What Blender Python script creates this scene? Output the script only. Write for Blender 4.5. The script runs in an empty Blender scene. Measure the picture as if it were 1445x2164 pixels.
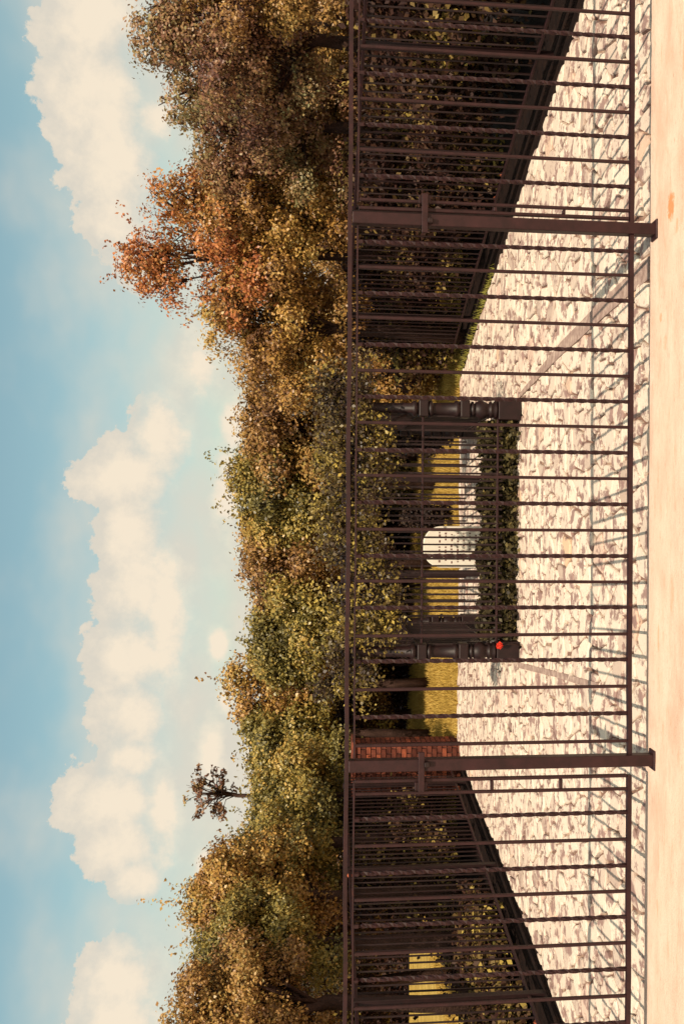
import bpy, bmesh, math, random
import numpy as np
from mathutils import Matrix, Vector

# ------------------------------------------------------------------ camera, world, sun
sc = bpy.context.scene
COL = sc.collection
FPX, HC = 2000.0, 2.0
PITCH = math.radians(6.0)
X0 = 690 + FPX * math.tan(PITCH)
Y0 = 1082.0
FW = np.array([0, math.cos(PITCH), -math.sin(PITCH)])
DN = np.array([0, -math.sin(PITCH), -math.cos(PITCH)])
RT = np.array([1.0, 0, 0])
CAMP = np.array([0, 0, HC])

cam_d = bpy.data.cameras.new('camera')
cam = bpy.data.objects.new('camera', cam_d)
COL.objects.link(cam)
m = Matrix((( 0, 1, 0, 0), (DN[1], 0, -FW[1], 0), (DN[2], 0, -FW[2], HC), (0, 0, 0, 1)))
cam.matrix_world = m @ Matrix.Rotation(math.radians(0.42), 4, 'Z')
cam_d.sensor_fit = 'VERTICAL'
cam_d.sensor_height = 36.0
cam_d.lens = 36.0 * FPX / 2164
cam_d.shift_x = -(X0 - 722.5) / 2164
cam_d.clip_end = 5000
cam_d.clip_start = 0.05
sc.camera = cam

def ray(x, y):
    return FW + (x - X0) / FPX * DN + (Y0 - y) / FPX * RT
def gnd(x, y, z=0.0):
    r = ray(x, y)
    return CAMP + r * (z - HC) / r[2]
def at(x, y, Y):
    r = ray(x, y)
    return CAMP + r * Y / r[1]
def azel(x, y):
    r = ray(x, y); r = r / np.linalg.norm(r)
    return math.atan2(r[0], r[1]), math.asin(r[2])

SUN_EL = math.radians(52.6)
sdir = Vector((-0.096, 1.0, 0)).normalized() * math.cos(SUN_EL) + Vector((0, 0, -math.sin(SUN_EL)))
sun_d = bpy.data.lights.new('sun', 'SUN')
sun_d.energy = 4.6
sun_d.angle = math.radians(0.5)
sun_d.color = (1.0, 0.86, 0.66)
sun = bpy.data.objects.new('sun', sun_d)
COL.objects.link(sun)
sun.rotation_euler = sdir.to_track_quat('-Z', 'Y').to_euler()
sun.location = (0, -5, 20)

sc.view_settings.view_transform = 'Standard'
sc.view_settings.look = 'None'
sc.view_settings.gamma = 1.0
sc.view_settings.exposure = 0.1
sc.view_settings.use_curve_mapping = False
sc.cycles.max_bounces = 6
sc.cycles.transparent_max_bounces = 8

world = bpy.data.worlds.new('World')
sc.world = world
world.use_nodes = True
wn, wl = world.node_tree.nodes, world.node_tree.links
wn.clear()
def W(t, **kw):
    n = wn.new(t)
    for k, v in kw.items():
        setattr(n, k, v)
    return n
def wmath(op, a, b=None, c=None, clamp=False):
    n = W('ShaderNodeMath', operation=op, use_clamp=clamp)
    for i, q in enumerate((a, b, c)):
        if q is None: continue
        if isinstance(q, (int, float)): n.inputs[i].default_value = q
        else: wl.new(q, n.inputs[i])
    return n.outputs[0]
def wsmooth(v, lo, hi):
    n = W('ShaderNodeMapRange', interpolation_type='SMOOTHSTEP')
    wl.new(v, n.inputs['Value'])
    n.inputs['From Min'].default_value = lo; n.inputs['From Max'].default_value = hi
    return n.outputs['Result']
sky = W('ShaderNodeTexSky', sky_type='NISHITA')
sky.sun_disc = False
sky.sun_elevation = SUN_EL
sky.sun_rotation = math.atan2(-sdir.x, -sdir.y)
sky.air_density = 1.0; sky.dust_density = 2.2; sky.ozone_density = 1.0
tc = W('ShaderNodeTexCoord')
sep = W('ShaderNodeSeparateXYZ')
wl.new(tc.outputs['Generated'], sep.inputs[0])
az = wmath('ARCTAN2', sep.outputs[0], sep.outputs[1])
el = wmath('ARCSINE', sep.outputs[2])
def wnoise(scale, detail, rough, zs=1.0):
    mp = W('ShaderNodeMapping'); mp.inputs['Scale'].default_value = (1, 1, zs)
    wl.new(tc.outputs['Generated'], mp.inputs[0])
    n = W('ShaderNodeTexNoise'); n.inputs['Scale'].default_value = scale
    n.inputs['Detail'].default_value = detail; n.inputs['Roughness'].default_value = rough
    wl.new(mp.outputs[0], n.inputs['Vector'])
    return wmath('SUBTRACT', n.outputs['Fac'], 0.5)
n_big = wnoise(9, 3, 0.5, 1.6)
n_fin = wnoise(30, 7, 0.64)
# cumulus heads: (x, y) of centre, half height, half width, all as directions of the sky
HEADS = [(190, 30, 125, 150), (200, 200, 110, 170), (225, 350, 100, 140), (245, 480, 85, 100), (120, -200, 190, 240),
         (255, 1010, 108, 95), (280, 1130, 95, 105), (290, 1250, 100, 125), (280, 1390, 110, 115), (285, 1530, 100, 110), (280, 1610, 85, 75),
         (245, 1690, 128, 100), (270, 1790, 90, 85), (290, 1860, 55, 60), (350, 1300, 60, 260), (350, 1700, 50, 160),
         (275, 2070, 105, 100), (265, 2180, 110, 120), (250, 2420, 120, 150),
         (420, 770, 58, 95), (340, 920, 70, 110), (480, 1050, 50, 130), (500, 900, 40, 80), (450, 1600, 40, 110), (290, 560, 60, 80), (330, 250, 60, 60),
         (465, 1365, 28, 45), (480, 1480, 26, 50), (560, 1320, 30, 70), (545, 1590, 35, 60), (440, 1830, 35, 60), (420, 2100, 45, 70)]
dens = None
for hx, hy, rh, rw in HEADS:
    a0, e0 = azel(hx, hy)
    ra, re = rw / FPX * math.cos(a0) ** 2, rh / FPX
    da = wmath('MULTIPLY', wmath('SUBTRACT', az, a0), 1 / ra)
    de = wmath('MULTIPLY', wmath('SUBTRACT', el, e0), 1 / re)
    d = wmath('SUBTRACT', 1.0, wmath('SQRT', wmath('ADD', wmath('MULTIPLY', da, da), wmath('MULTIPLY', de, de))))
    dens = d if dens is None else wmath('SMOOTH_MAX', dens, d, 0.15)
# clouds outside the view, with cover raised to warm the shadow fill
n_out = wnoise(3.2, 5, 0.55, 2.2)
aab = wmath('ABSOLUTE', az)
outm = wsmooth(aab, 0.62, 0.80)
d_out = wmath('SUBTRACT', wmath('MULTIPLY', n_out, 5.0), 0.12)
dens = wmath('ADD', wmath('MULTIPLY', dens, wmath('SUBTRACT', 1.0, outm)), wmath('MULTIPLY', d_out, outm))
dens = wmath('ADD', dens, wmath('ADD', wmath('MULTIPLY', n_big, 0.55), wmath('MULTIPLY', n_fin, 1.15)))
hard = wsmooth(dens, 0.0, 0.10)
soft = wsmooth(dens, -0.25, 0.75)
_, e_lo = azel(390, 1300); _, e_hi = azel(230, 1300)
up = wsmooth(wmath('ADD', el, wmath('MULTIPLY', n_big, 0.10)), e_lo, e_hi)
mask = wmath('ADD', wmath('MULTIPLY', hard, up), wmath('MULTIPLY', soft, wmath('SUBTRACT', 1.0, up)))
veil = wmath('MULTIPLY', wsmooth(wmath('ADD', el, wmath('MULTIPLY', n_big, 0.35)), 0.34, 0.05), 0.95)
mask = wmath('MAXIMUM', wmath('MULTIPLY', mask, 0.97), veil)
tint = W('ShaderNodeMix', data_type='RGBA', blend_type='MULTIPLY'); tint.inputs[0].default_value = 1.0
wl.new(sky.outputs[0], tint.inputs[6]); tint.inputs[7].default_value = (1.56, 1.68, 1.24, 1)
ccol = W('ShaderNodeMix', data_type='RGBA')
wl.new(wmath('ADD', wmath('MULTIPLY', n_fin, 1.3), wsmooth(dens, 0.0, 0.9), clamp=True), ccol.inputs[0])
ccol.inputs[6].default_value = (7.2, 6.6, 5.6, 1); ccol.inputs[7].default_value = (9.2, 7.9, 6.2, 1)
mixc = W('ShaderNodeMix', data_type='RGBA')
wl.new(mask, mixc.inputs[0]); wl.new(tint.outputs[2], mixc.inputs[6]); wl.new(ccol.outputs[2], mixc.inputs[7])
bg = W('ShaderNodeBackground'); bg.inputs['Strength'].default_value = 0.095
wl.new(mixc.outputs[2], bg.inputs['Color'])
wo = W('ShaderNodeOutputWorld'); wl.new(bg.outputs[0], wo.inputs[0])

# ------------------------------------------------------------------ helpers
rng = np.random.default_rng(7)
random.seed(7)

def tag(o, label=None, cat=None, group=None, kind=None):
    for k, v in (('label', label), ('category', cat), ('group', group), ('kind', kind)):
        if v: o[k] = v
    return o
def link(name, me, mat=None, parent=None, loc=None):
    o = bpy.data.objects.new(name, me)
    COL.objects.link(o)
    if me is not None and mat is not None and not me.materials:
        me.materials.append(mat)
    if parent is not None: o.parent = parent
    if loc is not None: o.location = loc
    return o
def empty(name, loc=(0, 0, 0), rz=0.0):
    o = bpy.data.objects.new(name, None)
    COL.objects.link(o)
    o.location = loc; o.rotation_euler = (0, 0, rz); o.empty_display_size = 0.2
    return o
def mesh_from(verts, faces, name='mesh', smooth=False):
    me = bpy.data.meshes.new(name)
    me.from_pydata([tuple(map(float, v)) for v in verts], [], [tuple(f) for f in faces])
    if smooth: me.polygons.foreach_set('use_smooth', [True] * len(me.polygons))
    me.update()
    return me
def box_vf(c, s, rz=0.0):
    cx, cy, cz = c; sx, sy, sz = s[0] / 2, s[1] / 2, s[2] / 2
    ca, sa = math.cos(rz), math.sin(rz)
    v = []
    for dz in (-sz, sz):
        for dx, dy in ((-sx, -sy), (sx, -sy), (sx, sy), (-sx, sy)):
            v.append((cx + dx * ca - dy * sa, cy + dx * sa + dy * ca, cz + dz))
    f = [(3, 2, 1, 0), (4, 5, 6, 7), (0, 1, 5, 4), (1, 2, 6, 5), (2, 3, 7, 6), (3, 0, 4, 7)]
    return v, f
def join(parts):
    V, Fc = [], []
    for v, f in parts:
        o = len(V); V += list(v); Fc += [tuple(i + o for i in q) for q in f]
    return V, Fc
def bevel_mesh(vf, w, seg=1, name='mesh'):
    me = mesh_from(vf[0], vf[1], name)
    bm = bmesh.new(); bm.from_mesh(me)
    bmesh.ops.bevel(bm, geom=bm.edges[:], offset=w, segments=seg, affect='EDGES', profile=0.5)
    bm.to_mesh(me); bm.free()
    return me
def tube_vf(pts, rads, n=6):
    P = [np.array(p, float) for p in pts]
    V, Fc = [], []
    for i, p in enumerate(P):
        d = P[min(i + 1, len(P) - 1)] - P[max(i - 1, 0)]
        d = d / (np.linalg.norm(d) + 1e-9)
        a = np.array([1.0, 0, 0]) if abs(d[0]) < 0.8 else np.array([0, 1.0, 0])
        b = np.cross(d, a); b /= np.linalg.norm(b); a = np.cross(b, d)
        for k in range(n):
            t = 2 * math.pi * k / n
            V.append(p + rads[i] * (math.cos(t) * a + math.sin(t) * b))
    for i in range(len(P) - 1):
        for k in range(n):
            Fc.append((i * n + k, i * n + (k + 1) % n, (i + 1) * n + (k + 1) % n, (i + 1) * n + k))
    Fc.append(tuple(range(n))[::-1]); Fc.append(tuple(range((len(P) - 1) * n, len(P) * n)))
    return V, Fc
def lathe_vf(prof, n=16):
    V, Fc = [], []
    for r, z in prof:
        for k in range(n):
            t = 2 * math.pi * k / n
            V.append((r * math.cos(t), r * math.sin(t), z))
    for i in range(len(prof) - 1):
        for k in range(n):
            Fc.append((i * n + k, i * n + (k + 1) % n, (i + 1) * n + (k + 1) % n, (i + 1) * n + k))
    Fc.append(tuple(range(n))[::-1]); Fc.append(tuple(range((len(prof) - 1) * n, len(prof) * n)))
    return V, Fc

# ------------------------------------------------------------------ materials
def new_mat(name):
    mt = bpy.data.materials.new(name); mt.use_nodes = True
    nt = mt.node_tree
    return mt, nt, nt.nodes['Principled BSDF']
def nmix(nt, fac, a, b, blend='MIX'):
    n = nt.nodes.new('ShaderNodeMix'); n.data_type = 'RGBA'; n.blend_type = blend
    for i, q in ((0, fac), (6, a), (7, b)):
        if isinstance(q, (int, float)): n.inputs[i].default_value = q
        elif isinstance(q, tuple): n.inputs[i].default_value = (*q, 1)
        else: nt.links.new(q, n.inputs[i])
    return n.outputs[2]
def nnoise(nt, scale, detail=4, rough=0.55, stretch=(1, 1, 1), coord='Object'):
    t = nt.nodes.new('ShaderNodeTexCoord'); mp = nt.nodes.new('ShaderNodeMapping')
    mp.inputs['Scale'].default_value = stretch
    nt.links.new(t.outputs[coord], mp.inputs[0])
    n = nt.nodes.new('ShaderNodeTexNoise')
    n.inputs['Scale'].default_value = scale; n.inputs['Detail'].default_value = detail; n.inputs['Roughness'].default_value = rough
    nt.links.new(mp.outputs[0], n.inputs['Vector'])
    return n.outputs['Fac']
def nramp(nt, v, stops):
    n = nt.nodes.new('ShaderNodeValToRGB')
    e = n.color_ramp.elements
    while len(e) < len(stops): e.new(0.5)
    for q, (p, c) in zip(e, stops):
        q.position = p; q.color = (*c, 1) if len(c) == 3 else c
    nt.links.new(v, n.inputs[0])
    return n.outputs[0]
def nrange(nt, v, a, b, c=0.0, d=1.0):
    n = nt.nodes.new('ShaderNodeMapRange'); nt.links.new(v, n.inputs[0])
    for i, q in zip((1, 2, 3, 4), (a, b, c, d)): n.inputs[i].default_value = q
    return n.outputs[0]
def nattr(nt, name):
    n = nt.nodes.new('ShaderNodeAttribute'); n.attribute_name = name
    return n.outputs['Fac']
def nbump(nt, bsdf, h, strength, dist):
    n = nt.nodes.new('ShaderNodeBump'); n.inputs['Strength'].default_value = strength; n.inputs['Distance'].default_value = dist
    nt.links.new(h, n.inputs['Height']); nt.links.new(n.outputs[0], bsdf.inputs['Normal'])

def iron_mat(name, c1, c2, rust=(0.30, 0.09, 0.04), rough=0.5):
    mt, nt, b = new_mat(name)
    b.inputs['Specular IOR Level'].default_value = 0.3
    a = nmix(nt, nrange(nt, nnoise(nt, 14, 5), 0.35, 0.7), c1, c2)
    a = nmix(nt, nrange(nt, nnoise(nt, 5, 6, 0.7), 0.62, 0.72, 0, 0.7), a, rust)
    nt.links.new(a, b.inputs['Base Color'])
    b.inputs['Roughness'].default_value = rough
    nbump(nt, b, nnoise(nt, 90, 3), 0.25, 0.004)
    return mt
M_IRON = iron_mat('painted_iron', (0.018, 0.0055, 0.0058), (0.034, 0.010, 0.011), (0.11, 0.030, 0.020))
M_IRON_D = iron_mat('dark_iron', (0.012, 0.005, 0.005), (0.022, 0.008, 0.008), (0.06, 0.02, 0.012))
M_RUST = iron_mat('rusty_iron', (0.45, 0.10, 0.04), (0.30, 0.07, 0.03))

def stone_mat():
    mt, nt, b = new_mat('flagstone')
    t = nattr(nt, 'tint')
    c = nramp(nt, t, [(0.0, (0.42, 0.30, 0.245)), (0.22, (0.60, 0.475, 0.39)), (0.5, (0.69, 0.565, 0.465)), (0.8, (0.73, 0.61, 0.50)), (0.93, (0.62, 0.44, 0.36)), (1.0, (0.66, 0.44, 0.26))])
    st = nrange(nt, nnoise(nt, 6.5, 7, 0.70, (1.0, 1.0, 1.0)), 0.51, 0.57, 0, 0.9)
    c = nmix(nt, st, c, (0.25, 0.14, 0.125))
    st2 = nrange(nt, nnoise(nt, 30, 4, 0.6), 0.58, 0.72, 0, 0.5)
    c = nmix(nt, st2, c, (0.36, 0.22, 0.17))
    nt.links.new(c, b.inputs['Base Color'])
    b.inputs['Roughness'].default_value = 0.85
    nbump(nt, b, nnoise(nt, 22, 6, 0.6), 0.5, 0.012)
    return mt
M_STONE = stone_mat()
def simple_noise_mat(name, cols, scale=8, rough=0.9, bump=0.4, bdist=0.01, bscale=40, stretch=(1, 1, 1)):
    mt, nt, b = new_mat(name)
    n = len(cols)
    c = nramp(nt, nrange(nt, nnoise(nt, scale, 6, 0.62, stretch), 0.28, 0.72), [(i / (n - 1), q) for i, q in enumerate(cols)])
    nt.links.new(c, b.inputs['Base Color'])
    b.inputs['Roughness'].default_value = rough
    b.inputs['Specular IOR Level'].default_value = 0.15
    nbump(nt, b, nnoise(nt, bscale, 5), bump, bdist)
    return mt
M_JOINT = simple_noise_mat('joint_dirt', [(0.12, 0.06, 0.05), (0.22, 0.125, 0.095), (0.50, 0.37, 0.28)], 5)
M_SHADOW_BAND = simple_noise_mat('shadow_band_tone', [(0.22, 0.14, 0.12), (0.34, 0.235, 0.20), (0.52, 0.39, 0.32)], 13)  # mauve shadow tone for the strips across the courtyard
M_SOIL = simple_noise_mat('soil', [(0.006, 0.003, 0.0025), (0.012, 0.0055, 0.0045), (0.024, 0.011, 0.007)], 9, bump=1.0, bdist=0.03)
M_BARK = simple_noise_mat('bark', [(0.022, 0.011, 0.009), (0.05, 0.026, 0.02), (0.09, 0.05, 0.04)], 10, bump=1.0, bdist=0.02, stretch=(1, 1, 0.25))
M_GRASSG = simple_noise_mat('lawn_ground', [(0.27, 0.16, 0.035), (0.40, 0.26, 0.06), (0.50, 0.33, 0.09)], 3, bump=0.8, bdist=0.03)
M_BLADE = simple_noise_mat('grass_blade', [(0.32, 0.20, 0.04), (0.46, 0.30, 0.07), (0.58, 0.39, 0.11)], 2, rough=0.7, bump=0.0)
M_BLADE_G = simple_noise_mat('green_blade', [(0.16, 0.15, 0.03), (0.27, 0.24, 0.05), (0.36, 0.29, 0.08)], 2, rough=0.7, bump=0.0)
M_BRICK = simple_noise_mat('brick', [(0.055, 0.018, 0.016), (0.09, 0.028, 0.022), (0.25, 0.075, 0.042)], 3.0, bump=0.6, bdist=0.006)
def brick_var():
    nt = M_BRICK.node_tree; b = nt.nodes['Principled BSDF']; src = b.inputs['Base Color'].links[0].from_socket
    oi = nt.nodes.new('ShaderNodeObjectInfo')
    c = nmix(nt, 1.0, src, nramp(nt, oi.outputs['Random'], [(0, (0.45, 0.42, 0.45)), (0.4, (0.9, 0.85, 0.85)), (0.75, (1.2, 1.15, 1.1)), (1.0, (1.9, 1.6, 1.25))]), 'MULTIPLY')
    nt.links.new(c, b.inputs['Base Color'])
brick_var()
M_MORTAR = simple_noise_mat('mortar', [(0.09, 0.045, 0.035), (0.15, 0.08, 0.06)], 20)
M_MARBLE = simple_noise_mat('white_marble', [(0.62, 0.54, 0.45), (0.76, 0.68, 0.58), (0.80, 0.72, 0.62)], 4, rough=0.6, bump=0.15)
M_INK = simple_noise_mat('inscription_paint', [(0.16, 0.08, 0.07), (0.26, 0.15, 0.12)], 30)
M_PETAL = simple_noise_mat('red_petal', [(0.55, 0.03, 0.02), (0.75, 0.06, 0.03)], 30, rough=0.5, bump=0.1)

def kerb_mat():
    mt, nt, b = new_mat('kerb_stone')
    c = nramp(nt, nrange(nt, nnoise(nt, 3.5, 7, 0.62, (0.6, 1.4, 1)), 0.25, 0.75), [(0, (0.60, 0.40, 0.30)), (0.5, (0.72, 0.505, 0.395)), (1, (0.80, 0.595, 0.485))])
    c = nmix(nt, nrange(nt, nnoise(nt, 9, 5, 0.7, (0.5, 2, 1)), 0.54, 0.70, 0, 0.5), c, (0.56, 0.28, 0.15))
    c = nmix(nt, nrange(nt, nnoise(nt, 45, 4, 0.6, (0.35, 1.5, 1)), 0.60, 0.70, 0, 0.6), c, (0.36, 0.20, 0.13))
    c = nmix(nt, nrange(nt, nnoise(nt, 170, 2, 0.5), 0.66, 0.72, 0, 0.7), c, (0.24, 0.13, 0.09))
    c = nmix(nt, nrange(nt, nnoise(nt, 2.2, 8, 0.72, (0.5, 1.6, 1)), 0.52, 0.60, 0, 0.35), c, (0.50, 0.31, 0.22))
    # orange rust stain beside the gate post, and two small ones
    for (sx, sy, wx, wy, s) in ((gnd(1412, 432)[0], gnd(1412, 432)[1], 0.085, 0.055, 0.85), (gnd(1392, 668)[0], gnd(1392, 668)[1], 0.03, 0.02, 0.5), (gnd(1392, 1345)[0], gnd(1392, 1345)[1], 0.09, 0.014, 0.4), (gnd(1402, 720)[0], gnd(1402, 720)[1], 0.05, 0.03, 0.25), (gnd(1425, 470)[0], gnd(1425, 470)[1], 0.05, 0.02, 0.4), (gnd(1420, 1250)[0], gnd(1420, 1250)[1], 0.12, 0.03, 0.22), (gnd(1440, 120)[0], gnd(1440, 120)[1], 0.16, 0.04, 0.35)):
        g = nt.nodes.new('ShaderNodeNewGeometry'); sp = nt.nodes.new('ShaderNodeSeparateXYZ')
        nt.links.new(g.outputs['Position'], sp.inputs[0])
        def mm(op, p, q):
            n = nt.nodes.new('ShaderNodeMath'); n.operation = op
            for i, r in enumerate((p, q)):
                if isinstance(r, float): n.inputs[i].default_value = r
                else: nt.links.new(r, n.inputs[i])
            return n.outputs[0]
        dx = mm('MULTIPLY', mm('SUBTRACT', sp.outputs[0], float(sx)), 1.0 / wx)
        dy = mm('MULTIPLY', mm('SUBTRACT', sp.outputs[1], float(sy)), 1.0 / wy)
        r = mm('ADD', mm('POWER', mm('ABSOLUTE', dx, 0.0), 3.0), mm('POWER', mm('ABSOLUTE', dy, 0.0), 3.0))
        r = mm('ADD', r, mm('MULTIPLY', mm('SUBTRACT', nnoise(nt, 26, 7, 0.75), 0.5), 5.0))
        c = nmix(nt, nrange(nt, r, 1.2, 0.3, 0, s), c, (0.62, 0.20, 0.045))
    nt.links.new(c, b.inputs['Base Color'])
    b.inputs['Roughness'].default_value = 0.85
    c = nmix(nt, nrange(nt, nnoise(nt, 120, 4, 0.7, (0.5, 1.2, 1)), 0.45, 0.75, 0, 0.35), c, (0.50, 0.30, 0.20))
    nt.links.new(c, b.inputs['Base Color'])
    nbump(nt, b, nnoise(nt, 60, 6, 0.65), 0.5, 0.01)
    return mt
M_KERB = kerb_mat()

def leaf_mat(name, cols, transl=0.12, rough=0.42, spec=0.4, nscale=0.9, gain=1.25):
    mt, nt, b = new_mat(name)
    t = nattr(nt, 'tint')
    n = nt.nodes.new('ShaderNodeMath'); n.operation = 'ADD'
    nt.links.new(t, n.inputs[0]); nt.links.new(nrange(nt, nnoise(nt, nscale, 3), 0.3, 0.7, -0.3, 0.3), n.inputs[1])
    c = nramp(nt, n.outputs[0], [(i / (len(cols) - 1), tuple(min(0.62, v * gain) for v in q)) for i, q in enumerate(cols)])
    nt.links.new(c, b.inputs['Base Color'])
    b.inputs['Roughness'].default_value = rough
    b.inputs['Specular IOR Level'].default_value = spec
    tr = nt.nodes.new('ShaderNodeBsdfTranslucent'); nt.links.new(c, tr.inputs[0])
    mx = nt.nodes.new('ShaderNodeMixShader'); mx.inputs[0].default_value = transl
    nt.links.new(b.outputs[0], mx.inputs[1]); nt.links.new(tr.outputs[0], mx.inputs[2])
    nt.links.new(mx.outputs[0], nt.nodes['Material Output'].inputs[0])
    return mt
LM = {
 'plum':   leaf_mat('plum_olive_leaf', [(0.075, 0.030, 0.024), (0.15, 0.065, 0.038), (0.21, 0.105, 0.048), (0.24, 0.155, 0.06), (0.19, 0.17, 0.075)]),
 'rust':   leaf_mat('rust_leaf', [(0.13, 0.040, 0.020), (0.27, 0.082, 0.030), (0.37, 0.128, 0.036), (0.36, 0.165, 0.045), (0.26, 0.155, 0.055)]),
 'gold':   leaf_mat('gold_leaf', [(0.11, 0.048, 0.020), (0.22, 0.105, 0.030), (0.34, 0.18, 0.045), (0.38, 0.225, 0.055), (0.25, 0.19, 0.06)]),
 'olive':  leaf_mat('olive_leaf', [(0.05, 0.038, 0.014), (0.11, 0.088, 0.025), (0.18, 0.142, 0.036), (0.29, 0.205, 0.048), (0.40, 0.245, 0.06)]),
 'brown':  leaf_mat('brown_leaf', [(0.09, 0.040, 0.020), (0.18, 0.088, 0.032), (0.27, 0.14, 0.042), (0.32, 0.185, 0.05), (0.26, 0.185, 0.06)]),
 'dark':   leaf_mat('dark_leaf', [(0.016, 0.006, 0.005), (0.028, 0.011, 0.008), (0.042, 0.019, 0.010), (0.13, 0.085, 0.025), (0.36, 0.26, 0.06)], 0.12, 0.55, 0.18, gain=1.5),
 'ivy':    leaf_mat('ivy_leaf', [(0.024, 0.016, 0.010), (0.05, 0.038, 0.016), (0.08, 0.062, 0.024), (0.14, 0.105, 0.038), (0.20, 0.15, 0.055)], 0.10, 0.5, spec=0.15, gain=0.95),
 'green':  leaf_mat('yellow_green_leaf', [(0.028, 0.015, 0.009), (0.07, 0.046, 0.016), (0.15, 0.105, 0.028), (0.29, 0.21, 0.045), (0.40, 0.28, 0.06)], spec=0.3),
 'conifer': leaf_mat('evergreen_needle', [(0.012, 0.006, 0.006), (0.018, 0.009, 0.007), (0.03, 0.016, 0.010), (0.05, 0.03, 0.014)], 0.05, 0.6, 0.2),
}

# ------------------------------------------------------------------ foliage builders
def leaves_mesh(C, N, S, T, name='foliage', elong=1.0):
    n = len(C)
    r = rng.normal(size=(n, 3))
    N = N / (np.linalg.norm(N, axis=1, keepdims=True) + 1e-9)
    a = np.cross(N, r); a /= (np.linalg.norm(a, axis=1, keepdims=True) + 1e-9)
    b = np.cross(N, a)
    s = S[:, None]
    fold = rng.uniform(-0.06, 0.2, (n, 1))
    V = np.empty((n, 4, 3))
    V[:, 0] = C - a * s * 0.5 * elong
    V[:, 1] = C + b * s * 0.34 + N * s * fold - a * s * 0.05
    V[:, 2] = C + a * s * 0.55 * elong
    V[:, 3] = C - b * s * 0.34 + N * s * fold - a * s * 0.05
    me = bpy.data.meshes.new(name)
    me.vertices.add(4 * n); me.vertices.foreach_set('co', V.reshape(-1).astype(np.float32))
    me.loops.add(4 * n); me.loops.foreach_set('vertex_index', np.arange(4 * n, dtype=np.int32))
    me.polygons.add(n)
    me.polygons.foreach_set('loop_start', np.arange(0, 4 * n, 4, dtype=np.int32))
    me.polygons.foreach_set('loop_total', np.full(n, 4, dtype=np.int32))
    at_ = me.attributes.new('tint', 'FLOAT', 'POINT')
    at_.data.foreach_set('value', np.repeat(T, 4).astype(np.float32))
    me.update()
    return me

def unit(n):
    v = rng.normal(size=(n, 3)); return v / np.linalg.norm(v, axis=1, keepdims=True)

def crown_points(c, R, nlobes, per_lobe, per_clump, lobe_r=(0.22, 0.36), spikes=6, clump_s=0.11, top_bias=0.25, core=True):
    """leaf centres, normals and a tint for a crown of lobes; all in metres about c"""
    c = np.array(c, float); R = np.array(R, float); rm = float(R.mean())
    d = unit(nlobes); d[:, 2] = d[:, 2] * 0.85 + top_bias * rng.uniform(0, 1, nlobes)
    d /= np.linalg.norm(d, axis=1, keepdims=True)
    lob = c + d * R * rng.uniform(0.45, 0.86, (nlobes, 1))
    lob = np.vstack([lob, c + np.array([rng.uniform(-.2, .2), -0.1, 0.78]) * R, c + np.array([rng.uniform(-.5, .5), -0.2, 0.62]) * R, c[None]])
    lr = rng.uniform(lobe_r[0], lobe_r[1], len(lob)) * rm
    lr[-1] = rm * (0.5 if core else 0.1)
    P, N, T = [], [], []
    for q, r in zip(lob, lr):
        k = per_lobe
        u = unit(k); u[:, 2] *= 0.8
        cc = q + u * r * rng.uniform(0.80, 1.02, (k, 1)) * (1, 1, 0.85)
        lt = rng.uniform(-0.22, 0.22)
        for j in range(k):
            g = rng.normal(size=(per_clump, 3)) * clump_s * rng.uniform(0.45, 1.2) * (1, 1, 0.8)
            P.append(cc[j] + g)
            N.append(u[j] * 1.0 + (0, -0.1, 0.4) + rng.normal(size=(per_clump, 3)) * 0.5)
            T.append(np.clip(0.5 + lt + rng.uniform(-0.12, 0.12) + rng.normal(size=per_clump) * 0.16, 0, 1))
    for s in range(spikes):
        i = rng.integers(0, len(lob)); u = unit(1)[0]; u[2] = abs(u[2]) + 0.5; u /= np.linalg.norm(u)
        L = rng.uniform(0.25, 0.6) * min(1.0, rm)
        k = 26
        t = rng.uniform(0.0, 1.0, k)[:, None]
        P.append(lob[i] + u * (lr[i] + t * L) + rng.normal(size=(k, 3)) * 0.035)
        N.append(rng.normal(size=(k, 3)) + (0, 0, 0.3)); T.append(np.clip(0.5 + rng.normal(size=k) * 0.2, 0, 1))
    return np.vstack(P), np.vstack(N), np.concatenate(T), lob, lr

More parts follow.
